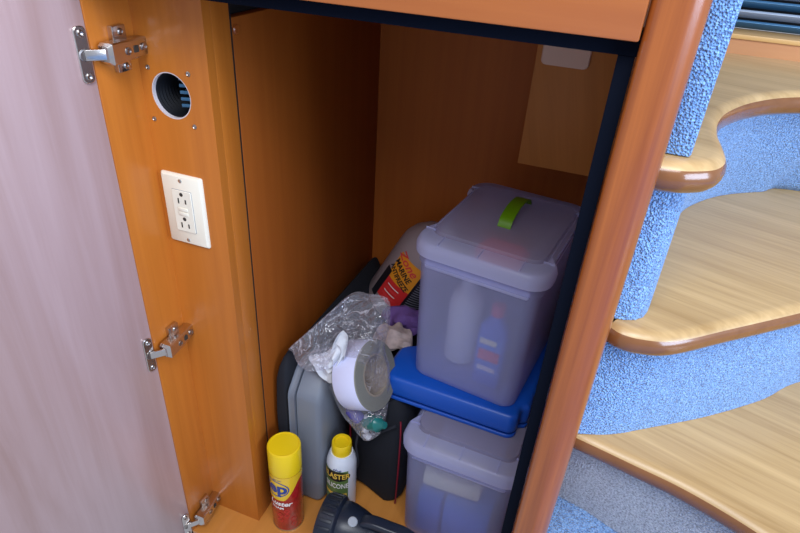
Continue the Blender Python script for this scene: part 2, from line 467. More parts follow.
# ------------------------------------------------------------------ door with three hinges
door = thing('cabinet_door', (-.604, .546, FZ), 'large glossy wooden locker door standing wide open at the left edge', 'door')
DA = math.radians(106)
DM = Matrix.Translation((-.601, .5565, 0)) @ Matrix.Rotation(-DA, 4, 'Z')   # local +x runs from hinge edge outwards
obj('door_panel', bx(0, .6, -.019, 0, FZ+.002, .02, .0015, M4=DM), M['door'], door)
def hinge(z, where):
    h = thing('hinge', (-.6, .57, z), 'nickel concealed hinge, the %s' % where, 'hinge', 'hinges of the open locker door')
    # plate screwed on the door face (door inner face is local +y = 0)
    bm = bmesh.new()
    rings = [[DM @ Vector((.010+x, y, z+zz)) for x, zz in rrect(w, hh, .006, 5)] for w, hh, y in ((.015, .066, .0002), (.015, .066, .0026), (.0135, .0645, .0034))]
    loft(bm, rings)
    f = obj('cup_flange', bm, M['steel'], h)
    for s in (1, -1):
        bm = bmesh.new()
        lathe(bm, [(.0042, 0), (.0042, .001), (.003, .0018), (.001, .0008)], DM @ Matrix.Translation((.010, .0032, z+s*.025)) @ Matrix.Rotation(-PI/2, 4, 'X'), 14)
        obj('screw', bm, M['steeldark'], f)
    bm = bmesh.new()
    lathe(bm, [(.007, 0), (.007, .001), (.0055, .0012), (.0055, .0004)], DM @ Matrix.Translation((.010, .0032, z)) @ Matrix.Rotation(-PI/2, 4, 'X'), 20)
    obj('cup', bm, M['steeldark'], f)
    # link arm from the cup to the body
    bm = bmesh.new()
    P0 = DM @ Vector((.010, .004, 0)); P1 = Vector((-.579, .570, 0))
    d = Vector((P1.x-P0.x, P1.y-P0.y, 0)); L = d.length; a = math.atan2(d.y, d.x)
    box(bm, 0, L, -.0018, .0018, z-.0065, z+.0065, .0012, M4=Matrix.Translation((P0.x, P0.y, 0)) @ Matrix.Rotation(a, 4, 'Z'))
    obj('link', bm, M['steel'], h)
    # body along the side panel
    bm = bmesh.new()
    rings = []
    for (y, hw, x1) in ((.562, .009, .020), (.566, .0125, .0245), (.585, .0125, .0235), (.600, .0118, .022), (.637, .011, .0175), (.640, .009, .015)):
        rings.append([(-.6+.006, y, z-hw), (-.6+x1-.0015, y, z-hw), (-.6+x1, y, z-hw+.0015), (-.6+x1, y, z+hw-.0015), (-.6+x1-.0015, y, z+hw), (-.6+.006, y, z+hw)])
    loft(bm, rings)
    body = obj('arm_body', bm, M['steel'], h)
    bm = bmesh.new(); box(bm, -.5800, -.5775, .603, .610, z-.004, z+.004)
    obj('adjusting_slot', bm, M['slot'], body)
    for y, x in ((.591, -.5768), (.622, -.5800)):
        bm = bmesh.new(); lathe(bm, [(.0048, 0), (.0048, .0016), (.0032, .0022), (.0010, .0010)], T(x-.0008, y, z, 0, 0, PI/2), 16)
        obj('screw', bm, M['steeldark'], body)
    # cross plate on the cabinet side
    bm = bmesh.new()
    box(bm, -.6+.0002, -.594, .588, .638, z-.009, z+.009, .001)
    for s in (1, -1):
        box(bm, -.6+.0002, -.5915, .586, .608, z+s*.010-.018*(s < 0), z+s*.010+.018*(s > 0), .0015)
    mp = obj('mounting_plate', bm, M['steel'], h)
    for s in (1, -1):
        bm = bmesh.new(); lathe(bm, [(.0042, 0), (.0042, .001), (.003, .002), (.001, .001)], T(-.5916, .598, z+s*.0205, 0, 0, PI/2), 14)
        obj('screw', bm, M['steeldark'], mp)
hinge(-.179, 'topmost of three, beside the round vent hole')
hinge(-.644, 'middle of three, below the wall outlet')
hinge(-1.090, 'lowest of three, close to the locker floor')

# ------------------------------------------------------------------ storage bins
def bin_thing(name, cx, cy, z0, H, W, D, rz, label):
    t = thing(name, (cx, cy, z0), label, 'storage bin')
    B = T(cx, cy, z0, rz)
    def ring(w, d, r, z, n=6): return [B @ Vector((x, y, z)) for x, y in rrect(w, d, r, n)]
    def wring(w, d, r, z, cut=.010):
        out = []; P = rrect(w, d, r, 6); m = len(P)
        for i in range(m):
            a, b = P[i], P[(i+1) % m]; out.append(a)
            if abs(a[0]-b[0]) < 1e-6 and abs(a[1]-b[1]) > .05:
                sg = 1 if a[0] > 0 else -1
                for t_ in (.07, .09, .50, .91, .93):
                    y = a[1]+(b[1]-a[1])*t_
                    c_ = cut if .08 < t_ < .92 else 0
                    out.append((a[0]-sg*c_, y))
        return [B @ Vector((x, y, z)) for x, y in out]
    w0, d0 = W-.036, D-.034      # bottom
    w1, d1 = W-.022, D-.024      # top
    hb = H-.012
    def wd(t_): return w0+(w1-w0)*t_, d0+(d1-d0)*t_
    bm = bmesh.new(); rings = []
    for ins, z in ((.014, 0), (.005, .002), (.001, .007), (0, .014)):
        rings.append(ring(w0-2*ins, d0-2*ins, .024-ins*.5, z))
    for t_ in (.25, .5, .75, .86):
        w, d = wd(t_); rings.append(ring(w, d, .024, hb*t_))
    w, d = wd(.86); rings.append(ring(w+.006, d+.006, .026, hb*.865)); rings.append(ring(w+.007, d+.007, .026, hb*.93))
    rings.append(ring(w+.004, d+.004, .026, hb*.94)); rings.append(ring(w1, d1, .026, hb))
    inner = []
    for t_ in (1, .94, .86, .5, .1):
        w, d = wd(t_); inner.append(ring(w-.005, d-.005, .022, max(hb*t_, .004)))
    inner.append(ring(w0-.02, d0-.02, .016, .004))
    loft(bm, rings+inner)
    obj('body', bm, M['bin'], t)
    # lid: overhanging skirt and raised centre panel
    bm = bmesh.new()
    Ls = [(W-.008, D-.010, .036, H-.034), (W-.002, D-.003, .038, H-.034), (W, D, .040, H-.020), (W-.007, D-.007, .038, H-.0105), (W-.014, D-.016, .036, H-.007)]
    loft(bm, [wring(*a) for a in Ls]+[wring(W-.036, D-.070, .028, H-.0045, 0), wring(W-.040, D-.074, .026, H-.007, 0)], False, False)
    lid = obj('lid', bm, M['rim'], t)
    bm = bmesh.new()
    Ls = [(W-.040, D-.074, .026, H-.007), (W-.044, D-.078, .024, H-.0065), (W-.047, D-.081, .024, H-.0005), (W-.058, D-.092, .022, H+.001)]
    loft(bm, [ring(*a) for a in Ls], False, True)
    obj('lid_panel', bm, M['lid'], lid)
    # rib lines on the front rim
    for k in (-.5, 0, .5):
        x = k*(W-.10)
        obj('rib', bx(x-.0008, x+.0008, -D/2+.006, -D/2+.036, H-.0075, H-.0035, 0, M4=B), M['rim'], lid)
    for k in (-.33, .33):
        for s in (1, -1):
            obj('rib', bx(s*(W/2-.016)-.009, s*(W/2-.016)+.009, k*D-.0008, k*D+.0008, H-.0075, H-.0035, 0, M4=B), M['rim'], lid)
    # pull lip under the front rim
    bm = bmesh.new(); w, d = wd(.84)
    loft(bm, [[B @ Vector((x, -d/2+.004-yy, hb*.80+zz)) for x, zz in rrect(w-.03-2*i_, .020-i_, .005, 4, 0, .022)] for yy, i_ in ((0, 0), (.0055, .001), (.0065, .003))])
    obj('grip_lip', bm, M['rim'], t)
    return t, B
up, UB = bin_thing('storage_bin', -.1270, .948, -.7755, .3055, .240, .31, math.radians(-7.5), 'upper translucent lidded plastic bin with a lime green handle, sitting on the blue case')
lo, LB = bin_thing('storage_bin', -.104, .862, FZ, .288, .236, .31, math.radians(-2), 'lower translucent lidded plastic bin on the locker floor under the blue case')
# lime strap handle on the upper lid
bm = bmesh.new(); cl = []
for i in range(17):
    a = i/16; y = -.040+.118*a
    z = .3065+.022*(math.sin(PI*a)**.45 if 0 < a < 1 else 0)
    cl.append((y, z))
rings = []
for (y, z) in cl:
    rings.append([UB @ Vector((x+.004, y, z+dz)) for x, dz in ((-.012, 0), (.012, 0), (.012, .0022), (-.012, .0022))])
loft(bm, rings)
obj('strap_handle', bm, M['lime'], up, label='lime green carrying strap')

# things inside the upper bin
def inside(B, x, y, z): return B @ Matrix.Translation((x, y, z))
b1 = thing('detergent_bottle', (UB @ Vector((.035, -.095, .006))), 'blue bottle with a red and white label seen through the upper bin front', 'bottle')
bm = bmesh.new()
Q = inside(UB, .034, -.088, .006)
rings = []
for w, d, z in ((.052, .03, 0), (.056, .034, .004), (.056, .034, .12), (.048, .030, .135), (.026, .024, .150), (.024, .022, .158)):
    rings.append([Q @ Vector((x, y, z)) for x, y in rrect(w, d, .010, 5)])
loft(bm, rings); obj('bottle_body', bm, M['bluebottle'], b1)
bm = bmesh.new(); lathe(bm, [(.013, .158), (.013, .176), (.011, .178)], Q, 20); obj('cap', bm, M['redcap'], b1)
bm = bx(-.022, .022, -.0175, -.0171, .030, .115, 0, M4=Q); obj('label_print', bm, M['bluebox'], b1)
bm = bx(-.020, .012, -.0180, -.0176, .098, .110, 0, M4=Q); obj('price_tag', bm, M['cream'], b1)
bm = bx(-.020, .020, -.0180, -.0176, .062, .086, 0, M4=Q); obj('red_band', bm, M['pinkred'], b1)
bm = bx(-.018, .016, -.0180, -.0176, .038, .048, 0, M4=Q); obj('white_band', bm, M['inkwhite'], b1)
bm = bmesh.new(); Q = inside(UB, .020, -.080, .262)
rings = [[Q @ Vector((x, y, z)) for x, y in rrect(w, d, .012, 5)] for w, d, z in ((.075, .045, 0), (.085, .055, .006), (.085, .055, .022), (.070, .045, .030))]
loft(bm, rings); tag(obj('red_pouch', bm, M['redcap']), 'small red pouch seen dimly under the lid of the upper bin', 'pouch')
bm = bmesh.new(); Q = inside(UB, -.040, -.045, .006)
lathe(bm, [(.030, 0), (.033, .004), (.033, .13), (.028, .15), (.014, .165), (.014, .185), (.0, .186)], Q, 28)
tag(obj('spray_bottle', bm, M['white']), 'pale round bottle seen dimly at the left inside the upper bin', 'bottle')
bm = bx(-.07, .08, .0, .11, .006, .16, .006, M4=UB); tag(obj('carton', bm, M['binfill']), 'dull grey carton filling the back of the upper bin', 'box')
bm = bx(-.078, .078, -.03, .115, .165, .2, .01, M4=UB); tag(obj('folded_cloth', bm, M['binfill']), 'grey folded cloth lying on the contents of the upper bin', 'cloth')
# things inside the lower bin
bm = bx(-.076, .040, -.124, -.02, .150, .184, .008, M4=LB @ Matrix.Rotation(.05, 4, 'Z')); tag(obj('folded_towel', bm, M['cream']), 'cream folded towel showing through the lower bin front', 'cloth')
bm = bx(-.020, .072, -.126, -.04, .022, .125, .004, M4=LB); tag(obj('box', bm, M['bluebox']), 'bright blue box showing through the front of the lower bin', 'box')
bm = bx(-.076, -.026, -.124, -.03, .006, .118, .005, M4=LB); tag(obj('box', bm, M['bluebottle']), 'darker blue box behind the left front corner of the lower bin', 'box')
bm = bx(-.018, .070, -.113, -.04, .004, .020, .003, M4=LB); tag(obj('carton', bm, M['white']), 'white flat carton beneath the bright blue box in the lower bin', 'box')
bm = bx(-.075, .075, .0, .115, .006, .135, .006, M4=LB); tag(obj('carton', bm, M['binfill']), 'dull grey carton filling the back of the lower bin', 'box')
bm = bx(-.070, .070, -.06, .115, .176, .215, .012, M4=LB); tag(obj('folded_cloth', bm, M['binfill']), 'grey folded cloth lying just under the lid of the lower bin', 'cloth')

# ------------------------------------------------------------------ blue case between the bins
bc = thing('tool_case', (-.14, .93, -.833), 'royal blue plastic tool case lying flat between the two translucent bins', 'case')
pts = [(-.280, .796), (-.040, .788), (-.028, .798), (-.028, .822), (-.012, .828), (-.012, .87), (-.010, .875), (-.008, 1.06), (-.235, 1.07), (-.243, .925), (-.262, .912), (-.292, .895), (-.298, .815)]
# round the corners
def roundpoly(pts, r, n=5):
    out = []
    m = len(pts)
    for i in range(m):
        a, b, c = Vector(pts[i-1]), Vector(pts[i]), Vector(pts[(i+1) % m])
        rr = min(r, (a-b).length*.45, (c-b).length*.45)
        p = b+(a-b).normalized()*rr; q = b+(c-b).normalized()*rr
        for k in range(n+1):
            t = k/n; out.append(tuple((p*(1-t)**2)+(b*2*t*(1-t))+(q*t*t)))
    return out
rp = roundpoly(pts, .02)
bm = bmesh.new(); prism(bm, rp, -.8315, -.8225, bev=.003); obj('lower_shell', bm, M['bluecase'], bc)
bm = bmesh.new(); prism(bm, rp, -.8220, -.7762, bev=.009); obj('upper_shell', bm, M['bluecase'], bc)
bm = bmesh.new()
ins = [tuple(Vector(p)*.99+Vector((-.14, .93))*.01) for p in rp]
prism(bm, ins, -.8227, -.8218); obj('seam', bm, M['bluetrim'], bc)

# ------------------------------------------------------------------ grey case standing on edge
gc = thing('power_tool_case', (-.42, .85, FZ), 'grey hard plastic tool case standing on edge behind the yellow topped cans', 'case')
def case_profile(y0, y1, z0, z1, c):      # outline in Y-Z
    return [(y0, z0+.01), (y0+.008, z0), (y1-.01, z0), (y1, z0+.02), (y1, z1-c), (y1-c, z1), (y0+c*1.05, z1), (y0, z1-c*1.05)]
def yz_prism(bm, pts, x0, x1, bev, mi=0):
    # loft an outline given in (y,z) along x with softened edges on the x1 side
    cy = sum(p[0] for p in pts)/len(pts); cz = sum(p[1] for p in pts)/len(pts)
    P = roundpoly(pts, .012, 4); rings = []
    def sc(t): 
        out = []
        for y, z in P:
            d = Vector((y-cy, z-cz)); l = d.length; d *= (l-t)/l
            out.append((cy+d.x, cz+d.y))
        return out
    for x, t in ((x0, 0), (x1-bev, 0), (x1-bev*.45, bev*.35), (x1, bev*1.2)):
        rings.append([Vector((x, y, z)) for y, z in sc(t)])
    loft(bm, rings, mi=mi)
bm = bmesh.new(); yz_prism(bm, case_profile(.714, .86, FZ+.001, -.777, .035), -.437, -.386, .014); obj('front_shell', bm, M['greycase'], gc, angle=50)
bm = bmesh.new(); yz_prism(bm, case_profile(.709, .86, FZ+.001, -.772, .037), -.439, -.451, -.004); obj('rear_shell', bm, M['greyshell'], gc, angle=50)
bm = bmesh.new(); box(bm, -.4375, -.409, .79, .835, -.781, -.7735, .003); obj('latch', bm, M['greyrim'], gc)

# ------------------------------------------------------------------ black soft bag along the left wall
def soft_box(x0, x1, y0, y1, z0, z1, r, nx=14, amp=.006, seed=0, top=None, warp=None):
    bm = bmesh.new()
    n = 56
    rings = []
    cx, cy = (x0+x1)/2, (y0+y1)/2
    prof = [(0.0, r*.55), (.02, r*.2), (.06, 0)]+[(k/10, 0) for k in range(1, 9)]+[(.86, .002), (.92, r*.15), (.965, r*.42), (.99, r*.75), (1, r*1.2)]
    for t, ins in prof:
        w, d = x1-x0-2*ins, y1-y0-2*ins
        ring = []
        for (x, y) in rrect(w, d, min(r, w*.45, d*.45), 13, cx, cy):
            z = z0+(z1-z0)*t
            if top: z = z0+(top(x, y)-z0)*t
            v = Vector((x, y, z))
            if warp: v = warp(v)
            nn = noise.noise(v*14+Vector((seed, 0, 0)))*amp+noise.noise(v*40)*amp*.35
            k = 1 if .03 < t < .99 else .3
            dxy = Vector((x-cx, y-cy, 0)).normalized()
            ring.append(v+dxy*(nn-amp*.7)*k+Vector((0, 0, nn*.8 if t > .5 else 0)))
        rings.append(ring)
    loft(bm, rings)
    return bm
bk = thing('backpack', (-.47, .95, FZ), 'black soft backpack squeezed between the left locker wall and the grey case', 'bag')
obj('bag_body', soft_box(-.487, -.375, .708, 1.188, FZ+.002, -.728, .03, amp=.003,
    warp=lambda v: Vector((v.x if v.y > .885 else -.487+(v.x+.487)*(.33+.67*smoothstep((v.y-.866)/.02)), v.y, v.z+(v.z > -.88)*(-.022*smoothstep((-.44-v.x)/.045)-.018*smoothstep((.89-v.y)/.04)-.11*smoothstep((v.y-.95)/.06)*smoothstep((v.x+.47)/.04))))), M['cloth'], bk)
bm = bmesh.new(); tube(bm, bez([(-.43, .895, -.757), (-.42, .92, -.750), (-.44, .96, -.760), (-.475, 1.0, -.782)], 6), .006)
obj('strap', bm, M['mesh'], bk)
# cooler style bag with red piping
cb = thing('tote_bag', (-.3, .9, FZ), 'black fabric tote bag with thin red piping between the grey case and lower bin', 'bag')
def toptote(x, y):
    return -.845-.035*smoothstep((.80-y)/.05)-.015*smoothstep((y-.98)/.06)+.012*math.sin((x+.3)*40)
obj('bag_body', soft_box(-.366, -.232, .768, 1.185, FZ+.002, -.84, .03, amp=.006, seed=3, top=toptote,
    warp=lambda v: Vector((v.x, v.y+.024*smoothstep((-.285-v.x)/.035)*smoothstep((1.0-v.y)/.2), v.z))), M['cloth'], cb)
bm = bmesh.new(); tube(bm, bez([(-.3600, .802, -1.112), (-.3610, .800, -1.0), (-.360, .798, -.90), (-.357, .800, -.868)], 8), .0018); obj('piping', bm, M['redpipe'], cb)
bm = bmesh.new(); tube(bm, bez([(-.241, .776, -1.112), (-.240, .775, -1.0), (-.241, .775, -.90), (-.246, .784, -.872)], 8), .0018); obj('piping', bm, M['redpipe'], cb)
bm = bmesh.new(); tube(bm, bez([(-.355, .764, -.865), (-.33, .757, -.905), (-.31, .757, -.918), (-.285, .757, -.895), (-.25, .768, -.870)], 8), .003); obj('zip', bm, M['mesh'], cb)
bm = bmesh.new(); tube(bm, bez([(-.325, .760, -.912), (-.328, .756, -.95), (-.323, .757, -.99), (-.327, .760, -1.02)], 8), .0025); obj('pull_cord', bm, M['mesh'], cb)

# ------------------------------------------------------------------ aerosol cans
def can_frame(x, y, z=FZ): return T(x, y, z)
zx, zy, zr = -.4365, .660, .0320
ZM = can_frame(zx, zy, FZ+.0005)
zep = thing('spray_can', (zx, zy, FZ), 'tall yellow and red aerosol can with a flat yellow cap on the locker floor', 'spray can')
face = math.atan2(-zy, -zx)           # towards the viewer's side
bm = bmesh.new(); lathe(bm, [(.028, 0), (.0312, .0012), (.0320, .004), (.0320, .165)], ZM, 56)
zb = obj('can_body', bm, M['red'], zep)
bm = bmesh.new(); lathe(bm, [(.0321, .1655), (.0323, .168), (.0323, .223), (.0313, .2255), (.0290, .2265), (.0285, .2250)], ZM, 56)
obj('cap', bm, M['yellow'], zep)
bm = bmesh.new(); lathe(bm, [(.030, 0), (.0323, .0006), (.0325, .003), (.0321, .0042)], ZM, 56, False, False); obj('base_rim', bm, M['tin'], zep)
lc = face-math.radians(48)           # centre of the printed front
def ylow(a):
    d = math.degrees(a-lc)
    # dips round the oval at the centre and climbs to the right
    return .098-.0*abs(d)+.050*smoothstep((abs(d)-30)/75)
bm = cylpatch(zr, ZM, lambda a: (ylow(a), .165), lc-PI, lc+PI, 96); obj('yellow_field', bm, M['yellowcan'], zb)
def ringpatch(R, M4, ac, zc, ra, rz, thick, n=56, lift=.0006):
    bm = bmesh.new(); A = []; B = []
    for i in range(n):
        t = 2*PI*i/n
        for lst, k in ((A, 0), (B, thick)):
            x = (ra-k)*math.cos(t); z = zc+(rz-k)*math.sin(t); a = ac+x/R
            lst.append(bm.verts.new(M4 @ Vector(((R+lift)*math.cos(a), (R+lift)*math.sin(a), z))))
    for i in range(n):
        j = (i+1) % n; bm.faces.new((A[i], A[j], B[j], B[i]))
    return bm
obj('oval', ringpatch(zr, ZM, lc-.05, .131, .033, .023, .0026), M['inkblue'], zb)
obj('lettering', wrap(text_bm('zep', .042, .035, 1.0, maxedge=.003), zr, lc-.06, .133, ZM, .0007), M['inkblue'], zb)
obj('lettering', wrap(text_bm('ZEP INC', .005, .01, 1.0), zr, lc+.25, .157, ZM, .0007), M['inkblue'], zb)
obj('lettering', wrap(text_bm('Luster', .018, .03, 1.0, .2, maxedge=.003), zr, lc+.35, .088, ZM, .0007, rot=-.05), M['inkwhite'], zb)
obj('lettering', wrap(text_bm('FOAM', .009, .03, 1.1, maxedge=.003), zr, lc+.15, .074, ZM, .0007), M['inkwhite'], zb)
bm = bmesh.new()
for i in range(3):
    a = lc+.1+i*.42; z = .050+.016*math.sin(i*2.1)
    for s in (0, 1):
        v = [bm.verts.new(ZM @ Vector(((zr+.0005)*math.cos(a+dx/zr), (zr+.0005)*math.sin(a+dx/zr), z+dz-s*.014))) for dx, dz in ((0, 0), (.008, -.009), (.014, .002), (.006, .009))]
        bm.faces.new(v)
obj('leaf_print', bm, M['redlight'], zb)

bx_, by_, br = -.3535, .742, .0312
BM_ = can_frame(bx_, by_, FZ+.0005)
bl = thing('spray_can', (bx_, by_, FZ), 'short white aerosol can with a yellow cap and green label beside the grey case', 'spray can')
bm = bmesh.new(); lathe(bm, [(.028, 0), (.0312, .002), (.0312, .1315), (.0306, .1375), (.0275, .1505), (.0240, .1585), (.0230, .1615)], BM_, 48)
bb = obj('can_body', bm, M['whitecan'], bl)
bm = bmesh.new(); lathe(bm, [(.0208, .1575), (.0206, .172), (.0200, .1865), (.0188, .1883), (.0150, .1877), (.0143, .184), (.0, .1835)], BM_, 40, True, False)
obj('cap', bm, M['yellow'], bl)
face2 = math.atan2(-by_, -bx_); l2 = face2-math.radians(20)
obj('green_field', cylpatch(br, BM_, lambda a: (.004, .1310), l2-1.2, l2+.80, 24), M['green'], bb)
# black oval with yellow lettering
bm = bmesh.new(); n = 40; vs = []
for i in range(n):
    t = 2*PI*i/n; a = l2-.05+.030*math.cos(t)/br; z = .084+.0145*math.sin(t)
    vs.append(bm.verts.new(BM_ @ Vector(((br+.0005)*math.cos(a), (br+.0005)*math.sin(a), z))))
fc = bm.verts.new(BM_ @ Vector(((br+.0005)*math.cos(l2-.05), (br+.0005)*math.sin(l2-.05), .084)))
bm.free()
bm = bmesh.new(); V = []
for i in range(25):
    x = -.031+.062*i/24; h = .0145*math.sqrt(max(0, 1-(x/.0315)**2)); a = l2-.05+x/br
    V.append([bm.verts.new(BM_ @ Vector(((br+.0005)*math.cos(a), (br+.0005)*math.sin(a), .1155+s*h))) for s in (-1, 1)])
for p, q in zip(V, V[1:]): bm.faces.new((p[0], q[0], q[1], p[1]))
obj('oval', bm, M['inkblack'], bb)
obj('lettering', wrap(text_bm('BLASTER', .021, .03, .72, maxedge=.003), br, l2-.05, .1155, BM_, .0009), M['inkyellow'], bb)
obj('lettering', wrap(text_bm('SILICONE', .020, .02, .62, maxedge=.003), br, l2-.02, .0865, BM_, .0009), M['inkwhite'], bb)
obj('stripe', cylpatch(br, BM_, lambda a: (.056, .064), l2-1.0, l2+.7, 16, .0006), M['inkyellow'], bb)
obj('fine_print', wrap(text_bm('the', .010, .01, 1.4, .3, maxedge=.003), br, l2+.02, .1345, BM_, .0006), M['inkblue'], bb)

# ------------------------------------------------------------------ black lantern torch in the foreground
tx = thing('flashlight', (-.33, .66, FZ), 'big black handheld spotlight with a grey button lying on the locker floor', 'flashlight')
FM = T(-.336, .645, FZ+.060, math.radians(4), 0, PI/2)     # local z runs along the body to the right
bm = bmesh.new(); lathe(bm, [(.046, -.012), (.055, -.012), (.0575, -.008), (.0575, .022), (.054, .026), (.050, .028)], FM, 56)
hd = obj('head', bm, M['torch'], tx)
bm = bmesh.new()
for i in range(24):
    a = 2*PI*i/24
    box(bm, -.0035, .0035, .0555, .0592, -.006, .019, .001, M4=FM @ Matrix.Rotation(a, 4, 'Z'))
for v in bm.verts: v.co.z = max(v.co.z, FZ+.0005)
obj('grip_rib', bm, M['torchrib'], hd)
bm = bmesh.new(); lathe(bm, [(.0, -.0135), (.046, -.0125), (.046, -.010)], FM, 40, False, False); obj('lens', bm, M['lens'], hd)
bm = bmesh.new(); lathe(bm, [(.051, .026), (.0520, .034), (.0505, .046), (.045, .066), (.037, .086), (.030, .102), (.029, .168), (.026, .180), (.018, .186)], FM, 48)
# flatten slightly and keep above the floor
obj('housing', bm, M['torch'], tx)
bm = bmesh.new()
hp = bez([(.034, .070), (.043, .080), (.047, .095), (.045, .12), (.041, .155), (.030, .176)], 8)
rings = []
for i, p in enumerate(hp):
    q = hp[min(i+1, len(hp)-1)]-hp[max(i-1, 0)]; q.normalize(); nrm = Vector((-q.y, q.x))
    rings.append([FM @ Vector((-(p.x+nrm.x*b), a, p.y+nrm.y*b)) for a, b in rrect(.026, .016, .006, 4)])
loft(bm, rings); obj('handle', bm, M['torch'], tx)
bm = bmesh.new()
BT = Vector((0, 0, 0))
ang = math.radians(0)
QM = FM @ Matrix.Rotation(math.radians(180+14), 4, 'Z') @ Matrix.Translation((.0480, 0, .056)) @ Matrix.Rotation(PI/2-.35, 4, 'Y')
lathe(bm, [(.0095, -.006), (.0095, .0015), (.0075, .003)], QM, 24); obj('button', bm, M['button'], tx, label='light grey round button')

# ------------------------------------------------------------------ zip bag and what it holds
def film_bag(outline, c, y0, bulge, seed, name):
    bm = bmesh.new()
    P = bez(outline+[outline[0]], 5)[:-1]
    NR = 16; rows = []
    for side in (-1, 1):
        R_ = []
        for k in range(NR+1):
            t = k/NR; ring = []
            for (x, z) in P:
                px = c[0]+(x-c[0])*t; pz = c[1]+(z-c[1])*t
                q = Vector((px*16, seed, pz*16))
                wv = noise.noise(q)*.016+abs(noise.noise(q*2.3+Vector((3, 0, 0))))*.012+noise.noise(q*5)*.004
                env = (1-t**2.2)
                y = y0(px, pz)+side*(bulge*env)+wv*(.35+.65*env)*(1 if side < 0 else .6)+(.006*side if t > .97 else 0)
                ring.append((px, y, pz))
            R_.append(ring)
        rows.append(R_)
    front = rows[0]; back = rows[1][::-1]
    rings = front[1:]+back[:-1]
    V = [[bm.verts.new(p) for p in r] for r in rings]
    n = len(P)
    for a, b in zip(V, V[1:]):
        for i in range(n):
            j = (i+1) % n; bm.faces.new((a[i], a[j], b[j], b[i]))
    for ring, k in ((V[0], front[0][0]), (V[-1], back[-1][0])):
        cc = bm.verts.new(k)
        for i in range(n): bm.faces.new((ring[i], ring[(i+1) % n], cc))
    return bm
outl = [(-.456, -.717), (-.428, -.722), (-.404, -.708), (-.396, -.722), (-.396, -.770), (-.380, -.825), (-.345, -.868), (-.325, -.888), (-.298, -.904), (-.272, -.872), (-.270, -.838), (-.276, -.794), (-.280, -.745), (-.290, -.700), (-.284, -.650), (-.286, -.600), (-.300, -.590), (-.324, -.594), (-.358, -.600), (-.388, -.632), (-.418, -.669)]
zb_ = thing('plastic_bag', (-.33, .76, -.90), 'clear crumpled plastic zip bag holding a roll of tape, draped over the black tote', 'bag')
def ymid(x, z): return .785-.040*smoothstep((-.78-z)/.10)-.055*smoothstep((-.345-x)/.07)*smoothstep((z+.85)/.08)
obj('film', film_bag(outl, (-.330, -.745), ymid, .046, 1.3, 'film'), M['film'], zb_, angle=60)
bm = bmesh.new(); tube(bm, bez([(-.453, .730, -.715), (-.418, .734, -.670), (-.388, .748, -.633), (-.357, .775, -.600)], 6), .0014); obj('zip_edge', bm, M['film'], zb_)
# roll of tape
ax = Vector((.92, -.10, .40)).normalized()
RM = Matrix.Translation((-.3210, .772, -.7665)) @ ax.to_track_quat('Z', 'Y').to_matrix().to_4x4()
tp = thing('tape_roll', (-.317, .785, -.83), 'wide roll of silvery white tape inside the clear zip bag', 'tape roll')
bm = bmesh.new(); lathe(bm, [(.0405, -.027), (.0655, -.027), (.0665, -.025), (.0665, .025), (.0655, .027), (.0405, .027)], RM, 64, False, False, 0)
for f in bm.faces:
    r = [(RM.inverted() @ v.co) for v in f.verts]
    f.material_index = 1 if max(q.z for q in r)-min(q.z for q in r) < .003 and abs(r[0].z) > .023 else 0
obj('tape', bm, [M['tapeout'], M['tapeface']], tp)
bm = bmesh.new(); lathe(bm, [(.0404, -.0272), (.0404, .0272), (.037, .0272), (.037, -.0272), (.0404, -.0272)], RM, 48, False, False); obj('core', bm, M['core'], tp)
# folded white wrapper
pw = [(-.350, -.645), (-.358, -.655), (-.372, -.690), (-.388, -.712), (-.418, -.728), (-.410, -.748), (-.385, -.782), (-.368, -.770), (-.358, -.735), (-.345, -.700), (-.340, -.660)]
bm = bmesh.new(); P = bez([Vector(p) for p in pw+[pw[0]]], 4)[:-1]; cc = Vector((-.372, -.728)); rings = []
for side in (-1, 1):
    rr_ = []
    for k in range(1, 9):
        t = k/8; rr_.append([Vector((cc.x+(p.x-cc.x)*t, .738+side*(.0016+.004*(1-t))+noise.noise(Vector((p.x*30*t, k*.2, p.y*30*t)))*.012, cc.y+(p.y-cc.y)*t)) for p in P])
    rings.append(rr_)
rings = rings[0]+rings[1][::-1]
loft(bm, rings)
tag(obj('folded_wrapper', bm, M['nozzle'], angle=25), 'white folded wrapper with a pointed end standing inside the clear zip bag', 'wrapper')
# little items at the bottom of the bag
bm = bmesh.new(); lathe(bm, [(.004, -.03), (.017, -.028), (.019, -.02), (.019, .012), (.010, .022), (.008, .032), (0, .033)], T(-.286, .748, -.858, 0, .3, 1.1) @ Matrix.Scale(.85, 4), 24)
tag(obj('small_bottle', bm, M['teal']), 'small teal bottle at the bottom of the clear zip bag', 'bottle')
bm = bmesh.new(); lathe(bm, [(.004, -.024), (.013, -.022), (.015, -.015), (.015, .012), (.008, .020), (.006, .026), (0, .027)], T(-.330, .748, -.850, 0, -.2, -1.0) @ Matrix.Scale(.85, 4), 24)
tag(obj('small_bottle', bm, M['violet']), 'small violet blue bottle at the bottom left of the clear zip bag', 'bottle')
bm = bmesh.new(); tube(bm, bez([(-.306, .752, -.850), (-.300, .749, -.87), (-.306, .747, -.89), (-.298, .75, -.905)], 5), .007)
tag(obj('clear_tube', bm, M['nozzle']), 'short white tube between the two small bottles in the zip bag', 'tube')

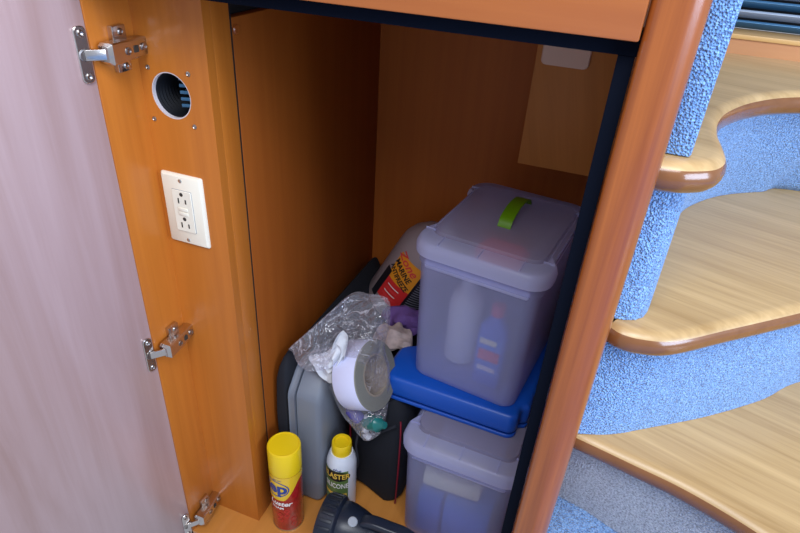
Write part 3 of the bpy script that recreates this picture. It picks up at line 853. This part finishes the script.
# ------------------------------------------------------------------ jug at the back, rag beneath
jx, jy, jz = -.392, 1.113, -.838
JM = T(jx, jy, jz, 0, 0, .47)
jg = thing('antifreeze_jug', (jx, jy, jz), 'round plastic jug with an orange, red and black label behind the upper bin', 'jug')
bm = bmesh.new(); JR = .076
lathe(bm, [(.060, 0), (.072, .004), (.076, .014), (.076, .175), (.0745, .190), (.066, .212), (.050, .232), (.030, .247), (.021, .252), (.020, .258)], JM, 56)
jb = obj('jug_body', bm, M['jug'], jg)
bm = bmesh.new(); lathe(bm, [(.022, .257), (.022, .270), (.019, .272)], JM, 28); obj('cap', bm, M['white'], jg)
fj = math.atan2(-jy, -jx)
LA = fj-math.radians(62); LBn = fj+math.radians(75); mid = fj-math.radians(9)
obj('orange_field', cylpatch(JR, JM, lambda a: (.100, .178), LA, mid, 28, .0006), M['orange'], jb)
obj('red_field', cylpatch(JR, JM, lambda a: (.045, .105), LA, mid, 28, .0009), M['labelred'], jb)
obj('black_band', cylpatch(JR, JM, lambda a: (.030, .120), LA-.16, LA+.10, 12, .0012), M['inkblack'], jb)
obj('black_panel', cylpatch(JR, JM, lambda a: (.052, .168), mid, LBn, 28, .0008), M['inkblack'], jb)
obj('barcode_panel', cylpatch(JR, JM, lambda a: (.036, .062), mid, mid+.45, 10, .0012), M['white'], jb)
for i in range(13):
    obj('print_line', cylpatch(JR, JM, lambda a, i=i: (.158-.007*i-.0022, .158-.007*i), mid+.08, LBn-.1-.1*(i % 3), 20, .0014), M['inkgrey'], jb)
obj('lettering', wrap(text_bm('Zone', .030, .02, 1.0, .2, maxedge=.006), JR, fj-.70, .166, JM, .0012, rot=-.36), M['pinkred'], jb)
obj('lettering', wrap(text_bm('MARINE', .021, .03, .80, maxedge=.006), JR, fj-.70, .142, JM, .0012, rot=-.36), M['inkblack'], jb)
obj('lettering', wrap(text_bm('ANTIFREEZE', .0195, .03, .66, maxedge=.006), JR, fj-.70, .120, JM, .0012, rot=-.36), M['inkblack'], jb)
for i in range(4):
    obj('print_line', cylpatch(JR, JM, lambda a, i=i: (.092-.010*i-.0025, .092-.010*i), fj-.85, mid-.25, 16, .0013), M['pinkred'] if i % 2 else M['white'], jb)

def rag(name, pts, r, mat, label, cat, sq=.8):
    bm = bmesh.new(); P = bez(pts, 8); rings = []
    n = 20
    for i, p in enumerate(P):
        d = (P[min(i+1, len(P)-1)]-P[max(i-1, 0)]).normalized(); u = d.cross(Vector((0, 0, 1))).normalized(); v = u.cross(d)
        e = math.sin(PI*min(1, max(.06, (i+.3)/(len(P)-.4))))**.35
        ring = []
        for k in range(n):
            a = 2*PI*k/n; q = p+u*(math.cos(a)*r*e)+v*(math.sin(a)*r*e*sq)
            q += (q-p)*(noise.noise(q*45)*.55)
            ring.append(q)
        rings.append(ring)
    loft(bm, rings); return tag(obj(name, bm, mat), label, cat)
rag('purple_cloth', [(-.37, 1.00, -.792), (-.33, .995, -.785), (-.29, .995, -.785), (-.265, 1.00, -.79)], .032, M['purple'], 'dark purple cloth bundled beneath the round jug', 'cloth')
rag('rolled_rag', [(-.355, .935, -.800), (-.330, .925, -.790), (-.305, .925, -.788), (-.285, .935, -.792)], .034, M['rag'], 'pale crumpled rag between the clear bag and the blue case', 'rag')

# ------------------------------------------------------------------ staircase
st = thing('staircase', (.2, .8, -.78), 'winding wooden steps with carpeted risers tinted by blue skylight to the right of the locker', 'staircase')
zA, zB, zC, zD = -.192, -.393, -.586, -.775
def tread(name, nose, back, z, th=.034):
    """nose: outline left->right at the front; back: outline right->left behind"""
    N = bez(nose, 8)
    bm = bmesh.new()
    # bullnose profile swept along the nose line, then flat slab behind
    prof = [(math.cos(a), math.sin(a)) for a in [PI/2-PI*k/10 for k in range(11)]]
    rings = []
    for i, p in enumerate(N):
        d = (N[min(i+1, len(N)-1)]-N[max(i-1, 0)]).normalized(); o = Vector((d.y, -d.x))
        r = th/2
        base = p-o*r
        ring = [Vector((base.x+o.x*r*c, base.y+o.y*r*c, z-r+r*s)) for c, s in prof]
        rings.append(ring)
    V = [[bm.verts.new(q) for q in r] for r in rings]
    for a, b in zip(V, V[1:]):
        for k in range(len(prof)-1):
            f = bm.faces.new((a[k], a[k+1], b[k+1], b[k])); f.material_index = 1 if k > 2 else 0  # lower faces get the brown that imitates underside shading
    top = [v[0] for v in V]; bot = [v[-1] for v in V]
    BT_ = [bm.verts.new((x, y, z)) for x, y in back]; BB = [bm.verts.new((x, y, z-th)) for x, y in back]
    f = bm.faces.new(top+BT_); f = bm.faces.new((bot+BB)[::-1])
    loopT = [top[-1]]+BT_+[top[0]]; loopB = [bot[-1]]+BB+[bot[0]]
    for i in range(len(loopT)-1):
        bm.faces.new((loopT[i], loopT[i+1], loopB[i+1], loopB[i]))
    return obj(name, bm, [M['oak'], M['oaknose_shaded']], st, angle=40)
noseA = [(.052, .569), (.066, .570), (.082, .575), (.105, .592), (.117, .622), (.1175, .665), (.1155, .71), (.121, .765), (.138, .822), (.175, .890), (.232, .950), (.33, 1.0), (.50, 1.04), (.75, 1.06)]
noseB = [(.052, .590), (.066, .581), (.090, .580), (.128, .594), (.188, .646), (.267, .716), (.36, .80), (.50, .90), (.75, 1.0)]
noseC = [(.052, .600), (.090, .592), (.126, .584), (.192, .569), (.267, .540), (.36, .49), (.48, .40), (.60, .28)]
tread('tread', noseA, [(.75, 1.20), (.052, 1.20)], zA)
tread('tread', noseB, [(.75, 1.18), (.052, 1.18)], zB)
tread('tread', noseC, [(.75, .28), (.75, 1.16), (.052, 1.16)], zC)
def riser(name, topc, footc, z1, z0, mat):
    A = bez(topc, 8); B = bez(footc, 8)
    def resample(P, n):
        L = [0]
        for a, b in zip(P, P[1:]): L.append(L[-1]+(b-a).length)
        out = []; j = 0
        for i in range(n+1):
            s = L[-1]*i/n
            while j < len(L)-2 and L[j+1] < s: j += 1
            t = (s-L[j])/max(1e-9, L[j+1]-L[j]); out.append(P[j]+(P[j+1]-P[j])*min(1, t))
        return out
    A = resample(A, 80); B = resample(B, 80)
    bm = bmesh.new(); V = []
    for a, b in zip(A, B):
        col = []
        for k in range(13):
            t = k/12; p = a+(b-a)*t; z = z1+(z0-z1)*t
            col.append(bm.verts.new((p.x, p.y, z)))
        for k in range(12, -1, -1):
            t = k/12; p = a+(b-a)*t; z = z1+(z0-z1)*t
            col.append(bm.verts.new((p.x-.0, p.y+.012, z)))
        V.append(col)
    n = len(V[0])
    for a, b in zip(V, V[1:]):
        for k in range(n):
            j = (k+1) % n; bm.faces.new((a[k], a[j], b[j], b[k]))
    bm.faces.new(V[0]); bm.faces.new(V[-1][::-1])
    return obj(name, bm, mat, st, angle=60)
riser('riser', [(.054, .600), (.072, .602), (.086, .612), (.092, .635), (.094, .68), (.098, .74), (.108, .80), (.128, .862), (.165, .925), (.225, .985), (.33, 1.03), (.50, 1.07), (.75, 1.09)],
      [(.054, .600), (.072, .603), (.087, .615), (.095, .645), (.099, .70), (.105, .78), (.114, .855), (.128, .91), (.150, .972), (.201, 1.045), (.271, 1.100), (.345, 1.14), (.75, 1.15)], zA-.034, zB+.0006, M['carpet'])
riser('riser', [(.054, .612), (.092, .612), (.128, .624), (.188, .676), (.267, .746), (.36, .83), (.50, .93), (.75, 1.03)],
      [(.054, .602), (.098, .620), (.142, .651), (.221, .710), (.301, .782), (.362, .851), (.50, .95), (.75, 1.05)], zB-.034, zC+.0006, M['carpet'])
riser('riser', [(.054, .628), (.090, .620), (.126, .612), (.192, .597), (.267, .568), (.36, .52), (.50, .43), (.60, .33)],
      [(.054, .655), (.100, .645), (.139, .630), (.20, .61), (.28, .58), (.37, .53), (.50, .44), (.61, .34)], zC-.034, zD+.0006, M['carpet_shaded'])
# carpeted locker side standing on the treads
bm = bx(.0525, .0785, .592, 1.19, zA+.0005, .12, .003)
struct(obj('wall_right', bm, M['carpet']))
bm = bx(-.9, 1.4, -1.2, 1.5, zD-.02, zD, 0); bm.free()
bm = bmesh.new(); prism(bm, [(.053, -1.2), (1.6, -1.2), (1.6, 1.3), (.053, 1.3)], zD-.02, zD)
struct(obj('floor', bm, M['carpet']))
# back of the stairs: wood apron, ledge, louvred grille
bm = bx(.0795, .9, 1.191, 1.215, zA-.25, -.168, .001); struct(obj('trim_1', bm, M['teaktrim']))
bm = bmesh.new(); box(bm, .0795, .9, 1.187, 1.262, -.168, -.160, .002)
struct(obj('trim_2', bm, M['ledge']))
lv = thing('louvered_vent', (.4, 1.25, -.16), 'dark slatted metal vent grille above the top stair tread', 'vent')
obj('backing', bx(.0795, .9, 1.262, 1.27, -.1595, .10), M['dark'], lv)
for i in range(15):
    z = -.1575+i*.0165
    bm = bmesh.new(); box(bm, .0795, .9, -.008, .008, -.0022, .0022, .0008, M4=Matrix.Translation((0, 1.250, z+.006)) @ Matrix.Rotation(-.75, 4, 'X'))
    obj('slat', bm, M['louver'] if i % 2 == 0 else M['louverlit'], lv)

# ------------------------------------------------------------------ light
w = bpy.data.worlds.new('world'); scene.world = w; w.use_nodes = True
bg = w.node_tree.nodes['Background']; bg.inputs[0].default_value = (.80, .86, 1.0, 1); bg.inputs[1].default_value = .46
def area(name, loc, target, sx, sy, power, col):
    l = bpy.data.lights.new(name, 'AREA'); l.shape = 'RECTANGLE'; l.size = sx; l.size_y = sy; l.energy = power; l.color = col
    o = bpy.data.objects.new(name, l); C.objects.link(o); o.location = loc
    o.rotation_euler = (Vector(target)-Vector(loc)).to_track_quat('-Z', 'Y').to_euler(); return o
area('window_light', (1.9, -.2, .2), (0, .6, -.5), 1.3, 1.0, 44, (.62, .76, 1.0))
area('hatch_light', (.35, -.35, 1.1), (-.1, .8, -.8), .9, .7, 17, (.92, .95, 1.0))
area('door_fill_light', (-.25, -.25, .55), (-.8, .35, -.2), .4, .4, 5, (.86, .90, 1.0))  # added fill, brightens the top left of the door

# ------------------------------------------------------------------ camera
cam = bpy.data.cameras.new('cam'); co = bpy.data.objects.new('camera', cam); C.objects.link(co)
Rm = Matrix(((.93191928, -.23572597, .2756079), (.3580617, .47733295, -.80246188), (.05760438, .84651434, .52924022)))
co.matrix_world = Rm.to_4x4()
cam.sensor_width = 36; cam.lens = 588/800*36; cam.clip_start = .02
scene.camera = co
vs = scene.view_settings
vs.view_transform = 'Standard'; vs.look = 'None'; vs.gamma = 1; vs.use_curve_mapping = False; vs.exposure = .35
